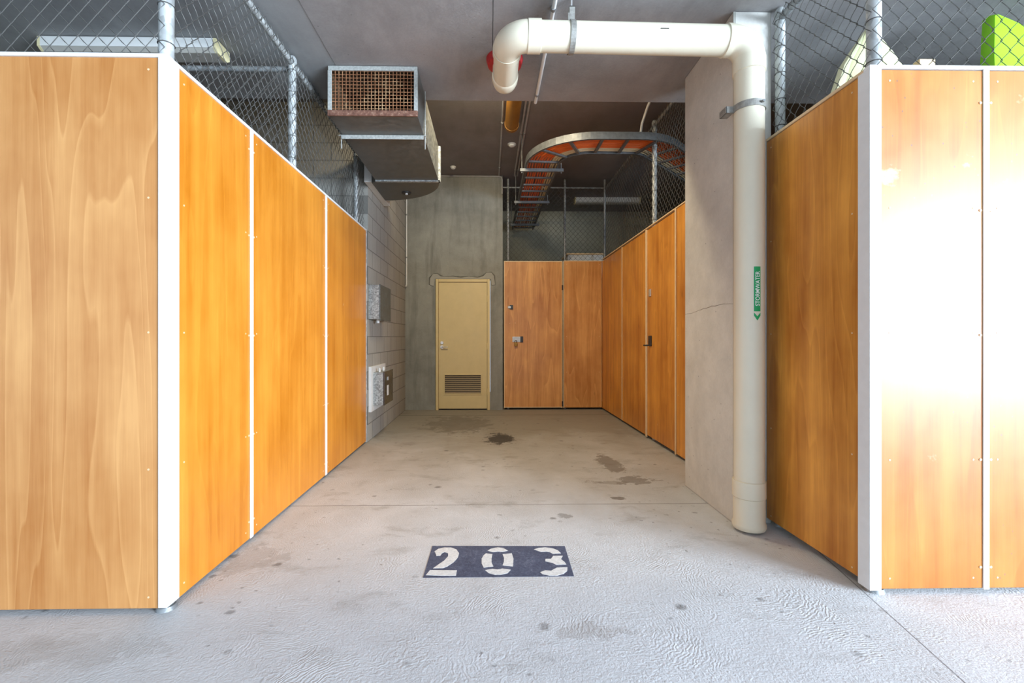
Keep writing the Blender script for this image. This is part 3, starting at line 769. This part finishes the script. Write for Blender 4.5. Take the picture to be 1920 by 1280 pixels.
# ------------------------------------------------------------------ conduits and ceiling fittings
def conduit(pts, r, label, mat='conduit', name='conduit', cat='conduit', clips=(), clip_axis=None):
    if not clips:
        return tag(B().tube(pts, r, 12).build(name, M[mat], None, pts[0], smooth=True), label, cat)
    t_ = thing(name, pts[0], label, cat)
    B().tube(pts, r, 12).build('pipe_run', M[mat], t_, smooth=True)
    for c_ in clips:
        d_ = (Vector(pts[-1]) - Vector(pts[0])).normalized()
        c_ = Vector(c_)
        B().tube([c_ - d_*.012, c_ + d_*.012], r+.004, 12).build('saddle', M['galv_dark'], t_, smooth=True)
    return t_
conduit([(.40, -.5, 3.252), (.402, 3.99, 3.252)], .0135, 'pale grey conduit on the soffit running past the cream pipe', mat='white_plastic', clips=((.401, 2.85, 3.252), (.402, 3.86, 3.252)))
conduit([(.155, 4.05, 3.848), (.155, 7.46, 3.848)], .012, 'thin grey conduit on the high ceiling left of mustard pipe', clips=((.155, 5.62, 3.845), (.155, 7.1, 3.845)))
conduit([(.405, 4.05, 3.845), (.41, 7.46, 3.845)], .014, 'left of the twin grey conduits right of mustard pipe', clips=((.407, 5.9, 3.845), (.409, 7.2, 3.845)))
conduit([(.450, 4.05, 3.845), (.455, 7.46, 3.845)], .014, 'right of the twin grey conduits right of mustard pipe', clips=((.452, 5.9, 3.845), (.454, 7.2, 3.845)))
conduit([(-1.3, 7.485, 3.842), (.14, 7.485, 3.842), (.19, 7.485, 3.83), (.205, 7.485, 3.79), (.205, 7.485, 3.55)], .011, 'thin grey conduit along the top of the back concrete wall')
conduit([(-1.362, 7.48, 3.85), (-1.362, 7.48, 2.08)] + arc((-1.362, 7.43, 2.08), (0, 1, 0), (0, 0, -1), .05, 0, PI/2, 6), .012, 'pale conduit running down the corner of block wall and back wall', mat='white_plastic', clips=((-1.362, 7.48, 3.2), (-1.362, 7.48, 2.5)))
conduit([(1.78, 4.7, 3.855), (1.78, 4.9, 3.84), (1.765, 5.05, 3.77), (1.745, 5.18, 3.64), (1.74, 5.22, 3.54)], .014, 'short curved white conduit dropping onto the cable ladder', mat='white_plastic')
mp = thing('drain_pipe', (.265, 4.05, 3.78), 'mustard plastic drain pipe under the high ceiling', 'pipe')
B().tube([(.268, 4.02, 3.775), (.268, 5.52, 3.775)], .083, 24).build('pipe_run', M['mustard'], mp, smooth=True)
B().tube([Vector((.268, 5.5, 3.775))] + arc((.268, 5.52, 3.855), (0, 0, -1), (0, 1, 0), .08, 0, PI/2*.95, 8), .088, 24).build('end_elbow', M['mustard'], mp, smooth=True)
for (xx, yy, rr, lab) in ((.305, 6.27, .058, 'round white smoke detector between the grey conduits on the ceiling'), (-.57, 7.12, .045, 'small white ceiling fitting near the back wall left of the conduits')):
    s_ = thing('smoke_detector', (xx, yy, 3.86), lab, 'detector')
    B().tube([(xx, yy, 3.859), (xx, yy, 3.842)], [rr, rr*.97], 24).build('base', M['white_plastic'], s_, smooth=True)
    B().tube([(xx, yy, 3.842), (xx, yy, 3.826), (xx, yy, 3.818)], [rr*.72, rr*.66, rr*.3], 24).build('head', M['white_plastic'], s_, smooth=True)

def batten(x0, x1, y, ztop, label, d=.17, h=.065):
    t_ = thing('fluorescent_light', ((x0+x1)/2, y+d/2, ztop), label, 'light')
    prof = [(y, ztop), (y, ztop-h), (y+.03, ztop-h-.022), (y+d-.03, ztop-h-.022), (y+d, ztop-h), (y+d, ztop)]
    B().box(x0+.02, x1-.02, y, y+d, ztop-h, ztop).build('housing', M['white_plastic'], t_)
    B().prism([(y+.004, ztop-h), (y+.03, ztop-h-.022), (y+d-.03, ztop-h-.022), (y+d-.004, ztop-h)], x0+.02, x1-.02, 0).build('diffuser', M['diffuser'], t_)
    for a, b_ in ((x0, x0+.02), (x1-.02, x1)):
        B().prism([(p_[0], p_[1]) for p_ in prof], a, b_, 0).build('end_cap', M['cream_plastic'], t_)
    return t_
batten(-3.12, -1.90, 3.19, 3.266, 'white light fitting under slab behind the top left mesh')
batten(1.62, 2.87, 8.60, 3.855, 'dim light fitting in back cage beyond the cable ladder', d=.15, h=.085)

# ------------------------------------------------------------------ cable ladder
path = [(.685, 9.4), (.685, 8.6), (.685, 7.8), (.685, 7.0), (.685, 6.4), (.685, 5.86)]
path += [(p_.x, p_.y) for p_ in arc((1.235, 5.86, 0), (-1, 0, 0), (0, -1, 0), .55, 0, PI/2, 12)[1:]]
path += [(1.55, 5.31)] + [(p_.x, p_.y) for p_ in arc((1.72, 5.78, 0), (0, -1, 0), (1, 0, 0), .47, 0, PI/4, 6)] + [(2.4, 5.785), (2.95, 6.335)]
ZL = 3.42
la = thing('cable_ladder', (.685, 6, ZL), 'galvanised cable ladder curving under the high ceiling', 'cable tray')
for s_ in (-1, 1):
    o_ = s_*.215
    B().sweep(path, o_-.005 if s_ > 0 else o_+.005, o_+.006*s_, ZL, ZL+.082).sweep(path, o_, o_-.022*s_, ZL, ZL+.006).build('side_rail', M['ladder'], la)
# positions along the path
def along(path):
    P_ = [Vector((a, b_, 0)) for a, b_ in path]; L = [0]
    for i in range(1, len(P_)): L.append(L[-1] + (P_[i]-P_[i-1]).length)
    return P_, L
P_, L_ = along(path)
def at(s_):
    for i in range(1, len(P_)):
        if L_[i] >= s_ or i == len(P_)-1:
            t_ = (s_-L_[i-1])/(L_[i]-L_[i-1]); d_ = (P_[i]-P_[i-1]).normalized()
            return P_[i-1].lerp(P_[i], t_), d_
s_ = .1
while s_ < L_[-1]:
    p_, d_ = at(s_); nn = Vector((-d_.y, d_.x, 0))
    b = B(); a0 = p_ - d_*.017; a1 = p_ + d_*.017
    vs = []
    for q in (a0, a1):
        for o_ in (-.21, .21):
            for zz in (ZL+.008, ZL+.028):
                vs.append(b.bm.verts.new((q.x+nn.x*o_, q.y+nn.y*o_, zz)))
    for fc_ in ((0,1,3,2),(4,6,7,5),(0,4,5,1),(2,3,7,6),(0,2,6,4),(1,5,7,3)): b.bm.faces.new([vs[i] for i in fc_])
    b.build('rung', M['ladder'], la)
    s_ += .29
# cables lying on the rungs
random.seed(21)
offs = [(-.19+.0345*i) for i in range(12)]
names = ['outermost', 'second', 'third', 'fourth', 'fifth', 'sixth', 'seventh', 'eighth', 'ninth']
for i, o_ in enumerate(offs):
    white = i in (9, 10, 11)
    pts = []
    ph = random.uniform(0, 6)
    nS = 46
    for j in range(nS+1):
        p_, d_ = at(L_[-1]*j/nS*.9995); nn = Vector((-d_.y, d_.x, 0))
        w_ = .006*math.sin(ph + j*.5)
        pts.append((p_.x + nn.x*(o_+w_), p_.y + nn.y*(o_+w_), ZL+.041))
    c_ = B().tube(pts, .0118, 8).build('power_cable', M['white_cable' if white else 'orange_cable'], None, (.685, 9.4, ZL+.04), smooth=True)
    if white: tag(c_, 'pale cable on the inner side of the cable ladder bend', 'cable', 'pale cables on the ladder')
    else: tag(c_, 'orange power cable laid along the curved cable ladder', 'cable', 'orange cables on the ladder')
for (yy, lab) in ((6.0, 'unistrut hanger nearest the camera under the straight ladder run'), (7.42, 'unistrut hanger under the ladder just before the back fence'), (8.9, 'unistrut hanger under the ladder inside the back cage')):
    lab = lab.replace('unistrut', 'grey channel')
    h_ = thing('ladder_hanger', (.685, yy, ZL), lab, 'bracket')
    B().box(.40, .975, yy-.02, yy+.02, ZL-.042, ZL-.001).build('channel', M['ladder'], h_, bevel=.003)
    for xx in (.425, .945):
        B().tube([(xx, yy, ZL-.06), (xx, yy, 3.859)], .005, 8).build('hanger_rod', M['galv_dark'], h_)

# ------------------------------------------------------------------ things stored in the cages
# surfboard standing behind the right corner post
sb = thing('surfboard', (2.18, 2.55, 0), 'cream surfboard with pointed nose standing behind the right corner post', 'surfboard')
def board(w_scale, y_off, th, mat, name):
    b = B(); rows = []
    hs = [0.0, .05, .2, .5, 1.0, 1.5, 2.0, 2.3, 2.5, 2.6, 2.74, 2.82, 2.88, 2.945, 2.975]
    ws = [.06, .12, .18, .235, .275, .285, .275, .26, .240, .220, .170, .116, .074, .030, .008]
    for h_, w_ in zip(hs, ws):
        w_ *= w_scale; row = []
        lean = 2.55 - .02*(h_/3) + .05*(h_/3)**3
        for i in range(20):
            a = 2*PI*i/20
            cx_, cy_ = math.cos(a), math.sin(a)
            row.append(b.bm.verts.new((2.18 + w_*math.copysign(abs(cx_)**.6, cx_), lean + y_off + th*min(1, w_/.1)*math.copysign(abs(cy_)**.35, cy_), h_)))
        if rows:
            for i in range(20): b.bm.faces.new((rows[-1][i], rows[-1][(i+1) % 20], row[(i+1) % 20], row[i]))
        else: b.bm.faces.new(row[::-1])
        rows.append(row)
    b.bm.faces.new(rows[-1])
    return b.build(name, mat, sb, smooth=True)
board(1, 0, .036, M['surf_rail'], 'board_body')
board(.84, -.010, .032, M['surf'], 'deck_panel')
# kayak standing on its end
ky = thing('kayak', (3.28, 2.8, 0), 'lime green kayak standing on end at the top right', 'kayak')
b = B(); rows = []
for h_, w_, d_ in ((0, .12, .06), (.12, .2, .10), (.5, .30, .16), (1.2, .36, .19), (2.0, .345, .19), (2.5, .29, .10), (2.7, .275, .065), (2.9, .265, .05), (3.02, .260, .048), (3.11, .255, .045), (3.13, .240, .04), (3.135, .2, .03)):
    row = []
    for (px, py) in ((-1, -.2), (-.92, -.9), (-.84, -1), (0, -1.04), (.84, -1), (.92, -.9), (1, -.2), (1, .3), (.8, .75), (.4, 1), (0, 1.1), (-.4, 1), (-.8, .75), (-1, .3)):
        sh = -.40*px*w_*(h_-2.5)/.6 - .03*(h_-2.5)/.6 if h_ > 2.5 else 0
        row.append(b.bm.verts.new((3.36 + px*w_, 2.80 + py*d_, h_ + sh)))
    n_ = len(row)
    if rows:
        for i in range(n_): b.bm.faces.new((rows[-1][i], rows[-1][(i+1) % n_], row[(i+1) % n_], row[i]))
    else: b.bm.faces.new(row[::-1])
    rows.append(row)
b.bm.faces.new(rows[-1])
b.build('hull', M['lime'], ky, smooth=True)
B().tube([(3.095, 2.82, 2.63), (3.07, 2.83, 2.68), (3.067, 2.83, 2.80), (3.095, 2.82, 2.86)], .012, 10).build('grab_handle', M['black_rubber'], ky, smooth=True)
tag(B().box(2.268, 2.352, 2.36, 2.40, 0, 2.658).build('timber_post', M['timber'], None, (2.31, 2.38, 0), bevel=.003), 'raw timber post end just showing above the right front panel', 'timber')
cb = thing('storage_cupboard', (1.65, 8.1, 0), 'white cupboard top seen through mesh above the narrow back panel', 'cupboard')
B().box(1.36, 1.98, 7.9, 8.4, .08, 2.63).build('carcass', M['board_white'], cb, bevel=.004)
B().box(1.34, 2.0, 7.88, 8.42, 2.63, 2.66).build('top', M['timber'], cb)
B().box(1.38, 1.96, 7.93, 8.38, 0, .08).build('plinth', M['dark_metal'], cb)

# ------------------------------------------------------------------ bay number on the floor
bn = thing('bay_number', (.05, 2.43, 0), 'blue painted rectangle on the floor with white stencilled bay number 203', 'floor marking')
B().prism([(-.326, 2.601), (.428, 2.584), (.42, 2.257), (-.33, 2.256)], .0002, .0012).build('blue_background', M['number_blue'], bn)
DIG = {'digit_two': [[(-.306,2.532),(-.288,2.563),(-.257,2.578),(-.218,2.577),(-.186,2.553),(-.168,2.507),(-.172,2.457),(-.189,2.41),(-.22,2.364),(-.241,2.347),(-.291,2.346),(-.268,2.385),(-.242,2.426),(-.225,2.475),(-.229,2.508),(-.249,2.522),(-.263,2.509),(-.268,2.481),(-.289,2.479),(-.296,2.504)],
                     [(-.304,2.328),(-.167,2.324),(-.168,2.272),(-.241,2.273),(-.319,2.279)]],
       'digit_zero': [[(-.012,2.535),(.007,2.558),(.046,2.575),(.078,2.564),(.102,2.533),(.072,2.52),(.045,2.524),(.02,2.517),(.01,2.521)],
                      [(-.02,2.504),(.015,2.493),(.01,2.443),(.01,2.401),(.019,2.36),(-.031,2.349),(-.042,2.392),(-.043,2.444),(-.033,2.482)],
                      [(.071,2.492),(.122,2.502),(.128,2.441),(.121,2.358),(.067,2.369),(.076,2.41),(.077,2.453)],
                      [(-.024,2.323),(.014,2.335),(.041,2.328),(.066,2.337),(.108,2.324),(.09,2.291),(.057,2.277),(.026,2.276),(-.004,2.292)]],
       'digit_three': [[(.248,2.546),(.276,2.563),(.315,2.57),(.357,2.555),(.381,2.532),(.392,2.497),(.346,2.492),(.335,2.509),(.314,2.518),(.284,2.516),(.267,2.528)],
                       [(.345,2.468),(.398,2.469),(.382,2.431),(.397,2.399),(.401,2.374),(.347,2.372),(.332,2.39),(.295,2.409),(.299,2.436),(.33,2.436)],
                       [(.33,2.327),(.348,2.342),(.402,2.345),(.395,2.309),(.373,2.281),(.336,2.263),(.297,2.264),(.265,2.278),(.255,2.297),(.284,2.316),(.313,2.311)]]}
for nm, polys in DIG.items():
    b = B()
    for pl_ in polys: b.prism(pl_, .0010, .0020)
    b.build(nm, M['number_white'], bn)

# ------------------------------------------------------------------ light
w = bpy.data.worlds.new('sky'); SC.world = w; w.use_nodes = True
bg = w.node_tree.nodes['Background']; bg.inputs[0].default_value = (.62, .80, 1.0, 1); bg.inputs[1].default_value = 1.15

def area(name, loc, target, sx, sy, power, color):
    l = bpy.data.lights.new(name, 'AREA'); l.shape = 'RECTANGLE'; l.size = sx; l.size_y = sy; l.energy = power; l.color = color
    o = bpy.data.objects.new(name, l); COL.objects.link(o); o.location = loc
    d_ = Vector(target) - Vector(loc); o.rotation_euler = d_.to_track_quat('-Z', 'Y').to_euler()
    return o
# daylight through the open side of the car park, behind and to the right
area('daylight_opening', (7.6, -3.3, 1.9), (1.2, 2.5, 1.4), 4.6, 1.9, 1900, (.70, .84, 1.0))
area('rear_warm_fill', (.1, 4.3, 3.80), (.3, 6.2, .3), .9, .15, 72, (1.0, .85,   .58))  # added warm fill hidden behind the beam, not a fitted lamp

# ------------------------------------------------------------------ camera
cd = bpy.data.cameras.new('camera'); co = bpy.data.objects.new('camera', cd); COL.objects.link(co)
cd.sensor_width = 36; cd.lens = 853*36/1920; cd.clip_start = .05
co.location = (0, 0, 1.187)
co.rotation_euler = (PI/2, 0, -math.atan(.0175))
cd.shift_x = (960-933)/1920; cd.shift_y = -(640-633)/1920
SC.camera = co
vs = SC.view_settings
vs.view_transform = 'Standard'; vs.look = 'None'; vs.gamma = 1; vs.use_curve_mapping = False; vs.exposure = 0.36
